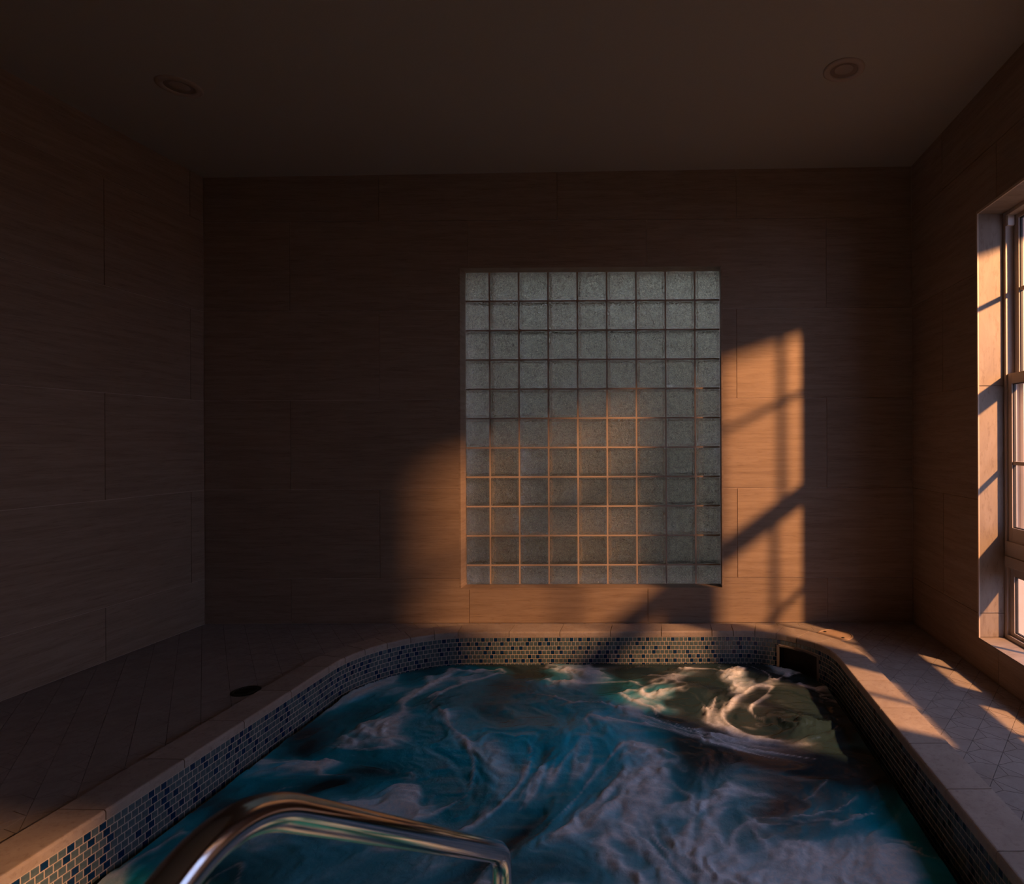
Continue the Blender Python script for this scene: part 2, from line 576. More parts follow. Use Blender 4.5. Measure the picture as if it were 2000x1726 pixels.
HX, HY = 0.0722, 0.0975
LATX, LATY = 1.268, 2.552 - HY
def clip(poly, a, n):                                       # keep the side where (p-a).n >= 0
    out = []
    for i in range(len(poly)):
        p, q = poly[i], poly[(i + 1) % len(poly)]
        dp, dq = (p - a).dot(n), (q - a).dot(n)
        if dp >= 0: out.append(p)
        if (dp < 0) != (dq < 0):
            out.append(p + (q - p) * (dp / (dp - dq)))
    return out
def inset(poly, g):
    n = len(poly)
    res = poly
    for i in range(n):
        p, q = poly[i], poly[(i + 1) % n]
        e = (q - p)
        if e.length < 1e-5: continue
        nv = Vector((-e.y, e.x)).normalized()
        res = clip(res, p + nv * g, nv)
        if len(res) < 3: return []
    return res
def area(poly):
    return 0.5 * sum(poly[i].x * poly[(i + 1) % len(poly)].y - poly[(i + 1) % len(poly)].x * poly[i].y for i in range(len(poly)))
room_n = []
rp = [FL.xy, FR.xy, BR.xy, BL.xy]
for i in range(4):
    p, q = rp[i], rp[(i + 1) % 4]
    e = (q - p); room_n.append((p, Vector((-e.y, e.x)).normalized()))
CW = 0.160                                                  # coping width
top, right_, bot, left_, cen = Vector((0, HY)), Vector((HX, 0)), Vector((0, -HY)), Vector((-HX, 0)), Vector((0, HY - 0.071))
FACETS = [[top, left_, cen], [top, cen, right_], [cen, left_, bot, right_]]
FZ = [0.0, 0.0, 0.0]
GAP = [0.0009, 0.0009, 0.0010]
def facets_at(c):
    """prisms of one rhombus tile, clipped by walls and pool edge"""
    planes = []
    for p, n in room_n:
        if (c - p).dot(n) < 0.13: planes.append((p + n * 0.002, n))
    i = int(np.argmin((px - c.x) ** 2 + (py - c.y) ** 2))
    d2 = math.hypot(px[i] - c.x, py[i] - c.y)
    if d2 < 0.40:
        p, tv, nv = at_s(cum[i])
        for ds in (-0.1, 0.0, 0.1):
            p, tv, nv = at_s(cum[i] + ds)
            if (c - p).dot(nv) < 0.30: planes.append((p + nv * 0.10, nv))
    polys = []
    for f, z, g in zip(FACETS, FZ, GAP):
        poly = [c + v for v in f]
        if area(poly) < 0: poly.reverse()
        for a, n in planes:
            poly = clip(poly, a, n)
            if len(poly) < 3: break
        if len(poly) < 3 or area(poly) < 4e-5: continue
        poly = inset(poly, g)
        if len(poly) < 3 or area(poly) < 3e-5: continue
        polys.append((poly, z))
    return polys, bool(planes)
def inside_pool(c, margin):
    i = int(np.argmin((px - c.x) ** 2 + (py - c.y) ** 2))
    p, tv, nv = at_s(cum[i])
    if c.y < YF: return False
    return (c - p).dot(nv) < margin
def px_size(p, size):
    """rough size in pixels of something at world point p; 0 if outside the frame"""
    if p.y < 0.3: return 0.0
    k = 1211.0 / p.y
    x, y = 1295 + p.x * k, 861 + (EYE - p.z) * k
    if x < -60 or x > 2060 or y < -60 or y > 1790: return 0.0
    return size * k * (1 - 0.4 * (p.y > 4))
deck = []
for iy in range(-60, 60):
    for ix in range(-70, 30):
        if (ix + iy) % 2: continue
        c = Vector((LATX + ix * HX, LATY + iy * HY))
        if c.y < -0.9 or c.y > 4.4 or c.x < -3.6 or c.x > 1.85: continue
        if any((c - p).dot(n) < -0.1 for p, n in room_n): continue
        if inside_pool(c, -0.02): continue
        if c.y < YF + 0.1 and c.y > YF - 0.05 and -1.9 < c.x < 1.0: continue
        deck.append((c, px_size(Vector((c.x, c.y, 0)), 0.14)))
deck.sort(key=lambda e: -e[1])
rh_mesh = None
rest = MB()
count = 0
for c, sz in deck:
    polys, clipped = facets_at(c)
    if not polys: continue
    if sz > 0 and count < 295:
        if not clipped:
            if rh_mesh is None:
                mb = MB()
                for poly, z in polys:
                    mb.prism([(p - c) for p in poly], -0.009, z)
                rh_mesh = mb.mesh('deck_tile', M['deck'])
            link('deck_tile', rh_mesh, floor, (c.x, c.y, 0))
        else:
            mb = MB()
            for poly, z in polys:
                mb.prism([(p - c) for p in poly], -0.009, z)
            link('deck_tile', mb.mesh('deck_tile', M['deck']), floor, (c.x, c.y, 0))
        count += 1
    else:
        for poly, z in polys:
            rest.prism(poly, -0.009, z)
if rest.f:
    o = rest.build('deck_tile_field', M['deck'], floor, fix=False)
    tag(o, kind='stuff')

# ------------------------------------------------------------------ pool: coping, mosaic, basin, skimmer
pool = empty('pool', (-0.4, 2.2, -0.2))
tag(pool, 'indoor hot tub with rounded corners, stone coping and blue mosaic band', 'hot tub')
bpy.context.view_layer.update()
PINV = Matrix.Translation((0.4, -2.2, 0.2))
PO = Vector((-0.4, 2.2, -0.2))
def pool_part(mb, name, mats, smooth=False, fix=True):
    mb.v = [(x - PO.x, y - PO.y, z - PO.z) for x, y, z in mb.v]
    return mb.build(name, mats, pool, smooth, fix)

# coping stones
PROF = [(0.000, -0.005), (0.000, 0.020), (0.0015, 0.0255), (0.005, 0.0290), (0.010, 0.030), (CW, 0.030), (CW, -0.005)]
def coping(s0, s1, seg):
    g = 0.0020
    mb = MB()
    k = len(PROF)
    vs_ = []
    for i in range(seg + 1):
        p, tv, nv = at_s(s0 + (s1 - s0) * i / seg)
        sh = tv * (g if i == 0 else (-g if i == seg else 0))
        for o, z in PROF:
            q = p + nv * o + sh
            vs_.append((q.x, q.y, z))
    f = []
    for i in range(seg):
        f += [(i * k + a, (i + 1) * k + a, (i + 1) * k + (a + 1) % k, i * k + (a + 1) % k) for a in range(k)]
    f += [tuple(range(k)), tuple(range(seg * k + k - 1, seg * k - 1, -1))]
    mb.add(vs_, f)
    return pool_part(mb, 'coping_stone', M['coping'])
cuts = []
sL = s_of(LC.x - LR, LC.y); sB0 = s_of(-1.308, YB); sB1 = s_of(0.305, YB); sR = s_of(RC.x + RR, RC.y)
s = sL
left_cuts = []
while s > 0: left_cuts.append(s); s -= 0.325
cuts += [0.0] + left_cuts[::-1]
n = 6
cuts += [sL + (sB0 - sL) * i / n for i in range(1, n + 1)]
cuts += [sB0 + (sB1 - sB0) * i / 5 for i in range(1, 6)]
n = 7
cuts += [sB1 + (sR - sB1) * i / n for i in range(1, n + 1)]
s = sR + 0.325
while s < TOTAL: cuts.append(s); s += 0.325
cuts.append(TOTAL)
for a, b in zip(cuts[:-1], cuts[1:]):
    if b - a > 0.03:
        coping(a, b, 2 if sL - 0.05 < a < sR else 1)
# near edge of the pool, below the frame
xl, xr = PATH[0].x, PATH[-1].x
nfr = 8
for i in range(nfr):
    mb = MB()
    mb.box(xl + (xr - xl) * i / nfr + 0.001, xl + (xr - xl) * (i + 1) / nfr - 0.001, YF - CW, YF, -0.005, 0.030)
    pool_part(mb, 'coping_stone', M['coping'], fix=False)

# basin wall behind the mosaic (with the skimmer mouth left open) and floor
WZ = -0.160                                                 # still water level
def arc_s(deg): return s_of(RC.x + RR * math.cos(math.radians(deg)), RC.y + RR * math.sin(math.radians(deg)))
SK0, SK1 = arc_s(61), arc_s(29)
SKZ = -0.046
mb = MB()
N = int(TOTAL / 0.02)
ss = sorted([TOTAL * i / N for i in range(N + 1)] + [SK0, SK1])
for a, b in zip(ss[:-1], ss[1:]):
    (pa, ta, na), (pb, tb, nb_) = at_s(a), at_s(b)
    qa, qb = pa + na * 0.0026, pb + nb_ * 0.0026
    spans = [(-1.05, -0.30), (SKZ, -0.005)] if SK0 <= (a + b) / 2 <= SK1 else [(-1.05, -0.005)]
    for z0, z1 in spans:
        mb.add([(qa.x, qa.y, z0), (qb.x, qb.y, z0), (qb.x, qb.y, z1), (qa.x, qa.y, z1)], [(0, 1, 2, 3)])
mb.add([(xl, YF - 0.005, -1.05), (xr, YF - 0.005, -1.05), (xr, YF - 0.005, -0.005), (xl, YF - 0.005, -0.005)], [(0, 1, 2, 3)])
pool_part(mb, 'mosaic_grout', M['pool_grout'], fix=False)
mb = MB()
mb.box(-2.1, 1.2, 0.4, 4.1, -1.10, -1.05)
pool_part(mb, 'basin_floor', M['basin'], fix=False)

# mosaic tiles: a box of 24 mm; the 300 that show largest are objects, the rest one mesh
PT = 0.0268; TS = 0.0232
tiles = []
for r in range(9):
    z = -0.007 - PT * (r + 0.5)
    nS = int(TOTAL / PT)
    last = False
    for i in range(nS):
        s = (i + (0.5 if r % 2 else 0.0)) * PT + PT / 2
        if s > TOTAL: continue
        if z - TS / 2 < SKZ and SK0 - TS * 0.5 < s < SK1 + TS * 0.5: continue
        p, tv, nv = at_s(s)
        blue = (not last) and rng.random() < 0.27
        last = blue
        vis = 0.0
        if z > WZ - 0.01:
            w = Vector((p.x, p.y, z))
            face = max(0.0, (Vector((0, 0)) - p).dot(-nv)) / max(p.length, 0.1)
            vis = px_size(w, TS) * face
        tiles.append((vis, p, tv, nv, z, blue))
tiles.sort(key=lambda t: -t[0])
TB = MB()
h = TS / 2
b_ = 0.0016
def tile_box(c, ux, uy, depth):
    vv, ff = [], []
    for (sx, sz, d) in ((-h, -h, depth), (h, -h, depth), (h, h, depth), (-h, h, depth),
                        (-h, -h, 0.0012), (h, -h, 0.0012), (h, h, 0.0012), (-h, h, 0.0012),
                        (-h + b_, -h + b_, 0), (h - b_, -h + b_, 0), (h - b_, h - b_, 0), (-h + b_, h - b_, 0)):
        vv.append((c[0] + ux[0] * sx + uy[0] * d, c[1] + ux[1] * sx + uy[1] * d, c[2] + sz))
    for q in (0, 4):
        ff += [(q + i, q + (i + 1) % 4, q + 4 + (i + 1) % 4, q + 4 + i) for i in range(4)]
    ff.append((8, 9, 10, 11))
    return vv, ff
protos = []
for mname in ('mosaic_pale', 'mosaic_blue'):
    mb = MB()
    vv, ff = tile_box((0, 0, 0), (1, 0), (0, 1), 0.0055)
    mb.add(vv, ff)
    protos.append(mb.mesh('mosaic_tile', M[mname]))
rest = MB()
for k, (vis, p, tv, nv, z, blue) in enumerate(tiles):
    jit = random.uniform(-0.0004, 0.0004)
    c = p + nv * (0.0006 + jit)
    if k < 296 and vis > 0:
        o = link('mosaic_tile', protos[1 if blue else 0], pool)
        o.matrix_local = Matrix.Translation((c.x - PO.x, c.y - PO.y, z - PO.z)) @ Matrix((
            (tv.x, nv.x, 0, 0), (tv.y, nv.y, 0, 0), (0, 0, 1, 0), (0, 0, 0, 1)))
    else:
        vv, ff = tile_box((c.x, c.y, z), (tv.x, tv.y), (nv.x, nv.y), 0.0055)
        rest.add(vv, ff, 1 if blue else 0)
o = pool_part(rest, 'mosaic_band', [M['mosaic_pale'], M['mosaic_blue']], fix=False)
tag(o, kind='stuff')

# skimmer mouth: throat box and a trim frame around it
(p0, t0, n0), (p1, t1, n1) = at_s(SK0), at_s(SK1)
nm_ = (n0 + n1).normalized()
def P3(p, o, z): q = p + nm_ * o; return (q.x, q.y, z)
mb = MB()
fr0, fr1 = p0 + n0 * 0.004, p1 + n1 * 0.004
v = [P3(fr0, 0, -0.30), P3(fr1, 0, -0.30), P3(fr1, 0, SKZ), P3(fr0, 0, SKZ),
     P3(fr0, 0.16, -0.30), P3(fr1, 0.16, -0.30), P3(fr1, 0.16, SKZ), P3(fr0, 0.16, SKZ)]
mb.add(v, [(0, 1, 5, 4), (1, 2, 6, 5), (2, 3, 7, 6), (3, 0, 4, 7), (4, 5, 6, 7)])
sk = pool_part(mb, 'skimmer', M['skimmer'], fix=False)
mb = MB()
def strip(sa, sb, z0, z1, n=8, o0=-0.003, o1=0.008):
    for i in range(n):
        (pa, ta, na), (pb, tb, nb2) = at_s(sa + (sb - sa) * i / n), at_s(sa + (sb - sa) * (i + 1) / n)
        a0, a1, b0, b1 = pa + na * o0, pa + na * o1, pb + nb2 * o0, pb + nb2 * o1
        v = [(a0.x, a0.y, z0), (b0.x, b0.y, z0), (b1.x, b1.y, z0), (a1.x, a1.y, z0),
             (a0.x, a0.y, z1), (b0.x, b0.y, z1), (b1.x, b1.y, z1), (a1.x, a1.y, z1)]
        mb.add(v, [(0, 3, 2, 1), (4, 5, 6, 7), (0, 1, 5, 4), (1, 2, 6, 5), (2, 3, 7, 6), (3, 0, 4, 7)])
strip(SK0 - 0.010, SK1 + 0.010, SKZ - 0.004, SKZ + 0.006)
strip(SK0 - 0.012, SK0 + 0.003, -0.30, SKZ + 0.006, 1)
strip(SK1 - 0.003, SK1 + 0.012, -0.30, SKZ + 0.006, 1)
mb.v = [(x - PO.x, y - PO.y, z - PO.z) for x, y, z in mb.v]
mb.build('skimmer_trim', M['skimmer_trim'], sk, fix=False)

# ------------------------------------------------------------------ churning water
def grad_noise(x, y, seed):
    r = np.random.default_rng(seed)
    perm = r.permutation(256)
    ang = r.random(256) * 2 * np.pi
    gx, gy = np.cos(ang), np.sin(ang)
    xi, yi = np.floor(x).astype(int), np.floor(y).astype(int)
    xf, yf = x - xi, y - yi
    u, v_ = xf ** 3 * (xf * (6 * xf - 15) + 10), yf ** 3 * (yf * (6 * yf - 15) + 10)
    def g(ix, iy, dx, dy):
        hsh = perm[(perm[ix & 255] + iy) & 255]
        return gx[hsh] * dx + gy[hsh] * dy
    a = g(xi, yi, xf, yf); b = g(xi + 1, yi, xf - 1, yf)
    c_ = g(xi, yi + 1, xf, yf - 1); d = g(xi + 1, yi + 1, xf - 1, yf - 1)
    return (a + u * (b - a)) * (1 - v_) + (c_ + u * (d - c_)) * v_
def fbm(x, y, f, octv, seed):
    s_, a = 0, 1.0
    for i in range(octv):
        s_ = s_ + a * grad_noise(x * f, y * f, seed + i)
        f *= 2.03; a *= 0.5
    return s_
DXW = 0.0085
X0, X1, Y0, Y1 = -1.93, 1.00, YF, YB + 0.02
nx, ny = int((X1 - X0) / DXW), int((Y1 - Y0) / DXW)
gx_, gy_ = np.meshgrid(np.linspace(X0, X1, nx), np.linspace(Y0, Y1, ny))
VORT = [(-0.55, 2.75, 0.42, 1.0), (0.30, 2.35, 0.38, -1.1), (-1.05, 2.35, 0.35, -0.8), (0.55, 3.05, 0.25, 0.9),
        (-0.15, 1.85, 0.40, 1.0), (-1.05, 3.15, 0.40, 0.6), (0.65, 2.00, 0.28, 0.7), (-0.85, 1.75, 0.30, 0.9), (0.0, 3.30, 0.35, -0.6)]
def vel(x, y):
    vx = 0.55 * fbm(x + 7.1, y, 1.3, 3, 50); vy = 0.55 * fbm(x, y + 3.3, 1.3, 3, 60)
    for cx, cy, rr_, w in VORT:
        dx, dy = x - cx, y - cy
        q = w * np.exp(-(dx * dx + dy * dy) / (2 * rr_ * rr_)) / rr_
        vx = vx - q * dy * 0.9 + 0.25 * abs(1) * q * dx * np.sign(w)
        vy = vy + q * dx * 0.9 + 0.25 * q * dy * np.sign(w)
    return vx, vy
# silky long streaks: average noise along the flow
ax, ay = gx_.copy(), gy_.copy()
acc = np.zeros_like(ax); wsum = 0
NST = 26
for k in range(NST):
    w = 1.0 - 0.6 * k / NST
    acc += w * fbm(ax, ay, 3.2, 4, 5); wsum += w
    vx, vy = vel(ax, ay)
    ax = ax - vx * 0.024; ay = ay - vy * 0.024
lic = acc / wsum
lic = (lic - lic.mean()) / lic.std()
ridge = 1.0 - np.abs(fbm(ax, ay, 1.9, 4, 21)) / 0.32           # curling foam lines
ridge = np.clip(ridge, 0, 1) ** 3
fine = fbm(gx_ + 0.1 * lic, gy_, 14.0, 3, 33)
def blob(cx, cy, rx, ry): return np.exp(-(((gx_ - cx) / rx) ** 2 + ((gy_ - cy) / ry) ** 2))
bias = (-0.42 + 0.62 * blob(0.25, 1.95, 0.70, 0.55) + 0.85 * blob(-0.45, 1.78, 0.7, 0.40) + 0.12 * blob(0.55, 3.05, 0.40, 0.35)
        - 0.9 * blob(-0.60, 2.90, 0.45, 0.28) - 0.8 * blob(0.85, 2.75, 0.22, 0.35) - 0.7 * blob(-1.75, 2.4, 0.20, 0.9)
        - 0.4 * blob(-0.9, 3.75, 0.8, 0.2) - 1.1 * blob(0.95, 2.0, 0.20, 1.0))
f0 = 0.70 * lic + 1.35 * ridge + bias + 0.25 * fine
foam = np.clip((f0 + 0.15) / 1.5, 0, 1)
foam = foam * foam * (3 - 2 * foam)
veil = np.clip(0.30 + 0.16 * lic + 0.5 * bias + 0.35 * fbm(ax, ay, 1.1, 3, 90), 0, 0.55)
foam = foam + (1 - foam) * veil * 0.35
tint = np.clip(0.38 + 0.22 * lic + 0.55 * blob(-0.60, 2.90, 0.5, 0.35) + 0.25 * blob(-0.2, 2.2, 0.9, 0.6) - 0.9 * blob(0.55, 3.15, 0.55, 0.55) - 0.45 * blob(-0.1, 3.85, 1.2, 0.22) - 0.5 * blob(-1.75, 1.55, 0.35, 0.5), 0, 1)  # streaked, bluer in mid-tub; colour darkened by hand where the warm lamp strikes
height = (0.016 * fbm(gx_ + 0.15 * lic, gy_, 2.6, 4, 71) + 0.010 * foam * (0.6 + fine) + 0.004 * fine
          + 0.035 * blob(0.68, 3.02, 0.14, 0.12) * (1 + 0.8 * fine) + 0.03 * blob(-0.60, 2.92, 0.28, 0.16)
          + 0.020 * blob(0.15, 3.45, 0.14, 0.09))
# keep the surface calm where it meets the mosaic and snap outside points onto the wall line
PX, PY = px[::4], py[::4]
dist = np.full(gx_.shape, 9.0); near = np.zeros(gx_.shape, int)
for i in range(len(PX)):
    d = (gx_ - PX[i]) ** 2 + (gy_ - PY[i]) ** 2
    m_ = d < dist
    dist[m_] = d[m_]; near[m_] = i
dist = np.sqrt(dist)
tx = np.gradient(PX); ty = np.gradient(PY)
sgn = (gx_ - PX[near]) * (-ty[near]) + (gy_ - PY[near]) * tx[near]
outside = (sgn > -0.001)
fade = np.clip(dist / 0.12, 0, 1)
height = height * (0.25 + 0.75 * fade)
foam = foam * (0.25 + 0.75 * np.clip(dist / 0.10, 0, 1))
wx, wy = gx_.copy(), gy_.copy()
ln = np.hypot(tx, ty)[near]
ox, oy = -ty[near] / ln, tx[near] / ln
wx[outside] = (PX[near] + ox * 0.001)[outside]; wy[outside] = (PY[near] + oy * 0.001)[outside]
wz = WZ + height
keep = (~outside) | (dist < DXW * 1.6)
idx = np.full(gx_.shape, -1)
idx[keep] = np.arange(keep.sum())
verts = np.stack([wx[keep], wy[keep], wz[keep]], 1)
a, b, c_, d = idx[:-1, :-1], idx[:-1, 1:], idx[1:, 1:], idx[1:, :-1]
ok = (a >= 0) & (b >= 0) & (c_ >= 0) & (d >= 0)
ok &= ~(outside[:-1, :-1] & outside[:-1, 1:] & outside[1:, 1:] & outside[1:, :-1])
faces = np.stack([a[ok], b[ok], c_[ok], d[ok]], 1)
me = bpy.data.meshes.new('pool_water')
me.vertices.add(len(verts)); me.vertices.foreach_set('co', verts.ravel())
me.loops.add(faces.size); me.loops.foreach_set('vertex_index', faces.ravel())
me.polygons.add(len(faces)); me.polygons.foreach_set('loop_start', np.arange(0, faces.size, 4))
me.polygons.foreach_set('use_smooth', np.ones(len(faces), bool))
me.update(calc_edges=True); me.validate()
for nm, arr in (('foam', foam), ('water_lamp_tint', tint)):
    at = me.attributes.new(nm, 'FLOAT', 'POINT')
    at.data.foreach_set('value', arr[keep].astype(np.float32))
me.materials.append(M['water'])
water = link('pool_water', me)
tag(water, 'churning teal hot tub water with swirling pale foam', 'water', kind='stuff')

# ------------------------------------------------------------------ windows in the right wall
def make_window(name, y0, y1, label, double=True):
    root = empty(name, (WX + 0.045, (y0 + y1) / 2, SILL + 0.010))
    tag(root, label, 'window', kind='structure')
    R = root.location
    def part(mb, nm, mat, parent=root, bw=0.0):
        off = Vector(R)
        mb.v = [(x - off.x, y - off.y, z - off.z) for x, y, z in mb.v]
        o = mb.build(nm, mat, parent, fix=False)
        if bw: bevel(o, bw)
        return o
    zb, zt = SILL + 0.010, HEAD - 0.010
    ya, yb = y0 + 0.010, y1 - 0.010
    mid = (y0 + y1) / 2 - 0.01
    m0, m1 = mid - 0.04, mid + 0.04
    TR0, TR1 = 0.565, 0.697
    fx0, fx1 = WX, WX + 0.092
    sides = 0.022
    # outer frame members
    for (p, q, r, s, nm) in ((ya, ya + sides, zb, zt, 'frame_jamb'), (yb - sides, yb, zb, zt, 'frame_jamb'),
                             (ya + sides, yb - sides, zt - 0.022, zt, 'frame_head'), (ya + sides, yb - sides, zb, zb + 0.022, 'frame_sill')):
        mb = MB(); mb.box(fx0, fx1, p, q, r, s); part(mb, nm, M['vinyl'], bw=0.002)
    if double:
        mb = MB(); mb.box(fx0 - 0.002, fx1, m0, m1, zb + 0.022, zt - 0.022); part(mb, 'mullion', M['vinyl'], bw=0.002)
    for (p, q) in (((ya + sides, m0), (m1, yb - sides)) if double else ((ya + sides, yb - sides),)):
        # transom with a stepped profile
        mb = MB()
        mb.box(fx0 - 0.004, fx1, p, q, TR0 + 0.055, TR1)
        mb.box(fx0 - 0.012, fx0 + 0.05, p, q, TR0, TR0 + 0.053)
        part(mb, 'transom', M['vinyl'], bw=0.002)
        cy = (p + q) / 2
        def sash(nm, x0, x1, z0, z1, stile, rail_b, rail_t, mz, mat):
            mb = MB()
            mb.box(x0, x1, p + 0.002, p + stile, z0, z1); mb.box(x0, x1, q - stile, q - 0.002, z0, z1)
            mb.box(x0, x1, p + stile, q - stile, z0, z0 + rail_b); mb.box(x0, x1, p + stile, q - stile, z1 - rail_t, z1)
            s_ = part(mb, nm, mat, bw=0.0015)
            xm = (x0 + x1) / 2
            gp, gq, gr, gs = p + stile, q - stile, z0 + rail_b, z1 - rail_t
            mb = MB(); g = 0.0045                            # black gasket line round the glass
            mb.box(xm - 0.006, xm + 0.006, gp, gp + g, gr, gs); mb.box(xm - 0.006, xm + 0.006, gq - g, gq, gr, gs)
            mb.box(xm - 0.006, xm + 0.006, gp + g, gq - g, gr, gr + g); mb.box(xm - 0.006, xm + 0.006, gp + g, gq - g, gs - g, gs)
            part(mb, 'gasket', M['gasket'], s_)
            mb = MB(); mb.box(xm - 0.0025, xm + 0.0025, gp, gq, gr, gs); part(mb, 'pane', M['pane'], s_)
            mw = 0.0095
            mb = MB(); mb.box(xm - 0.009, xm + 0.009, cy - mw, cy + mw, gr, gs); part(mb, 'muntin', mat, s_)
            if mz:
                mb = MB(); mb.box(xm - 0.0088, xm + 0.0088, gp, gq, mz - mw, mz + mw); part(mb, 'muntin', mat, s_)
            return s_
        sash('upper_sash', WX + 0.044, WX + 0.072, 1.535, zt - 0.022, 0.046, 0.045, 0.022, 2.030, M['vinyl'])
        sash('lower_sash', WX + 0.010, WX + 0.038, TR1, 1.588, 0.036, 0.075, 0.055, 1.112, M['vinyl'])
        sash('fixed_light', WX + 0.016, WX + 0.044, zb + 0.022, TR0, 0.040, 0.018, 0.050, None, M['vinyl'])
        # white outside screen frame, seen through the lower panes
        mb = MB()
        sx0, sx1 = WX + 0.076, WX + 0.090
        mb.box(sx0, sx1, p, p + 0.022, TR1, 1.56); mb.box(sx0, sx1, q - 0.030, q, TR1, 1.56)
        mb.box(sx0, sx1, p + 0.022, q - 0.030, TR1, TR1 + 0.022); mb.box(sx0, sx1, p + 0.022, q - 0.030, 1.54, 1.56)
        part(mb, 'screen_frame', M['white_vinyl'])
        mb = MB(); mb.box(WX + 0.003, WX + 0.040, q - 0.020, q, zt - 0.075, zt - 0.022)
        part(mb, 'balance_cover', M['white_vinyl'], bw=0.002)
    return root
make_window('window_1', *WIN[0], 'tall window with muntins and lit jamb in the right wall')
make_window('window_2', *WIN[1], 'narrower tall window with muntins in the right wall nearest the viewer')

# ------------------------------------------------------------------ glass block window in the back wall
gw = empty('window_3')
gw.matrix_world = FB
tag(gw, 'glass block window set into the back wall', 'window', kind='structure')
BP, BS = 0.2055, 0.1955
XJ = [-0.186 + BP * k - BP for k in range(-4, 7)]           # joints, shifted so the outer columns tuck into the wall
XJ = [-0.186 + BP * k for k in range(-6, 4)]
ZJ = [1.195 + BP * k for k in range(-5, 7)]
def block_mesh(x0, x1, z0, z1):
    """pillow-edged hollow-look glass block, local origin at its centre; y=0 is the front of the block"""
    cx, cz_ = (x0 + x1) / 2, (z0 + z1) / 2
    hx, hz = (x1 - x0) / 2, (z1 - z0) / 2
    rings = []
    prof = [(0.0, -0.076), (0.0, -0.010), (0.003, -0.004), (0.008, -0.0015), (0.013, -0.0015), (0.017, -0.006), (0.022, -0.007)]
    mb = MB()
    nseg = 5
    k = 4 * nseg
    vv = []
    for ins, y in prof:
        rad = max(0.002, 0.012 - ins * 0.2)
        for ci, (sx, sz) in enumerate(((1, 1), (-1, 1), (-1, -1), (1, -1))):
            for q in range(nseg):
                a = math.pi / 2 * (ci + q / (nseg - 1))
                vv.append((sx * (hx - ins - rad) + rad * math.cos(a), y, sz * (hz - ins - rad) + rad * math.sin(a)))
    ff = []
    for r in range(len(prof) - 1):
        ff += [(r * k + i, r * k + (i + 1) % k, (r + 1) * k + (i + 1) % k, (r + 1) * k + i) for i in range(k)]
    e = (len(prof) - 1) * k
    ff.append(tuple(e + i for i in range(k)))
    ff.append(tuple(range(k - 1, -1, -1)))
    mb.add(vv, ff)
    return mb, cx, cz_
cache = {}
YBK = -0.108                                                # block face behind the wall face
xlo, xhi = bx(GX1) + 0.013, bx(GX0) - 0.013
zlo, zhi = GZ0 + 0.013, GZ1 - 0.013
GJ = 0.005
for i in range(len(XJ) - 1):
    for j in range(len(ZJ) - 1):
        a, b = sorted((bx(XJ[i]), bx(XJ[i + 1])))
        a, b = max(a + GJ, xlo), min(b - GJ, xhi)
        c0, c1 = max(ZJ[j] + GJ, zlo), min(ZJ[j + 1] - GJ, zhi)
        if b - a < 0.05 or c1 - c0 < 0.05: continue
        key = (round(b - a, 4), round(c1 - c0, 4))
        mb, cx, cz_ = block_mesh(a, b, c0, c1)
        if key not in cache:
            me = mb.mesh('glass_block', M['block'])
            bm = bmesh.new(); bm.from_mesh(me)
            bmesh.ops.recalc_face_normals(bm, faces=bm.faces)
            bm.to_mesh(me); bm.free()
            cache[key] = me
        o = link('glass_block', cache[key], gw, (cx, YBK, cz_))
mb = MB()
for X in XJ:
    u = bx(X)
    if xlo < u < xhi:
        mb.box(u - GJ, u + GJ, YBK - 0.078, YBK - 0.006, zlo, zhi)
us = sorted([xlo] + [bx(X) for X in XJ if xlo < bx(X) < xhi] + [xhi])
for Z in ZJ:
    if zlo < Z < zhi:
        mb.box(xlo, xhi, YBK - 0.077, YBK - 0.0065, Z - GJ, Z + GJ)
mb.build('mortar_grid', M['mortar'], gw, fix=False)

# ------------------------------------------------------------------ handrail
def catmull_fillet(pts, rad, n=10):
    out = [Vector(pts[0])]
    for i in range(1, len(pts) - 1):
        p0, p1, p2 = Vector(pts[i - 1]), Vector(pts[i]), Vector(pts[i + 1])
        d0, d1 = (p0 - p1), (p2 - p1)
        r = min(rad[i - 1], d0.length * 0.49, d1.length * 0.49)
        a, b = p1 + d0.normalized() * r, p1 + d1.normalized() * r
        for k in range(n + 1):
            q = k / n
            out.append(a * (1 - q) ** 2 + p1 * 2 * q * (1 - q) + b * q * q)
    out.append(Vector(pts[-1]))
    return out
def tube(path, rad, nseg=24):
    mb = MB()
    ref = Vector((0.2, 0.1, 0.97))
    vv = []
    nrm = None
    for i, p in enumerate(path):
        tg = (path[min(i + 1, len(path) - 1)] - path[max(i - 1, 0)]).normalized()
        nrm = (ref - tg * ref.dot(tg)).normalized() if nrm is None else (nrm - tg * nrm.dot(tg)).normalized()
        bn = tg.cross(nrm)
        for k in range(nseg):
            a = 2 * math.pi * k / nseg
            q = p + nrm * (rad * math.cos(a)) + bn * (rad * math.sin(a))
            vv.append(q)
    ff = []
    for i in range(len(path) - 1):
        ff += [(i * nseg + k, i * nseg + (k + 1) % nseg, (i + 1) * nseg + (k + 1) % nseg, (i + 1) * nseg + k) for k in range(nseg)]
    mb.add(vv, ff)
    return mb
RB = Vector((-0.50, 0.30, 0.0))
rail = empty('handrail', RB)
tag(rail, 'bent stainless steel grab rail descending into the foreground of the hot tub', 'handrail')
rail_pts = [(-0.50, 0.30, 0.0), (-0.525, 0.34, 0.655), (-0.570, 0.82, 0.764), (-0.425, 1.62, 0.165), (-0.425, 1.62, -0.75)]
path = catmull_fillet(rail_pts, [0.12, 0.13, 0.055], 14)
mb = tube(path, 0.0255)
mb.v = [(x - RB.x, y - RB.y, z - RB.z) for x, y, z in mb.v]
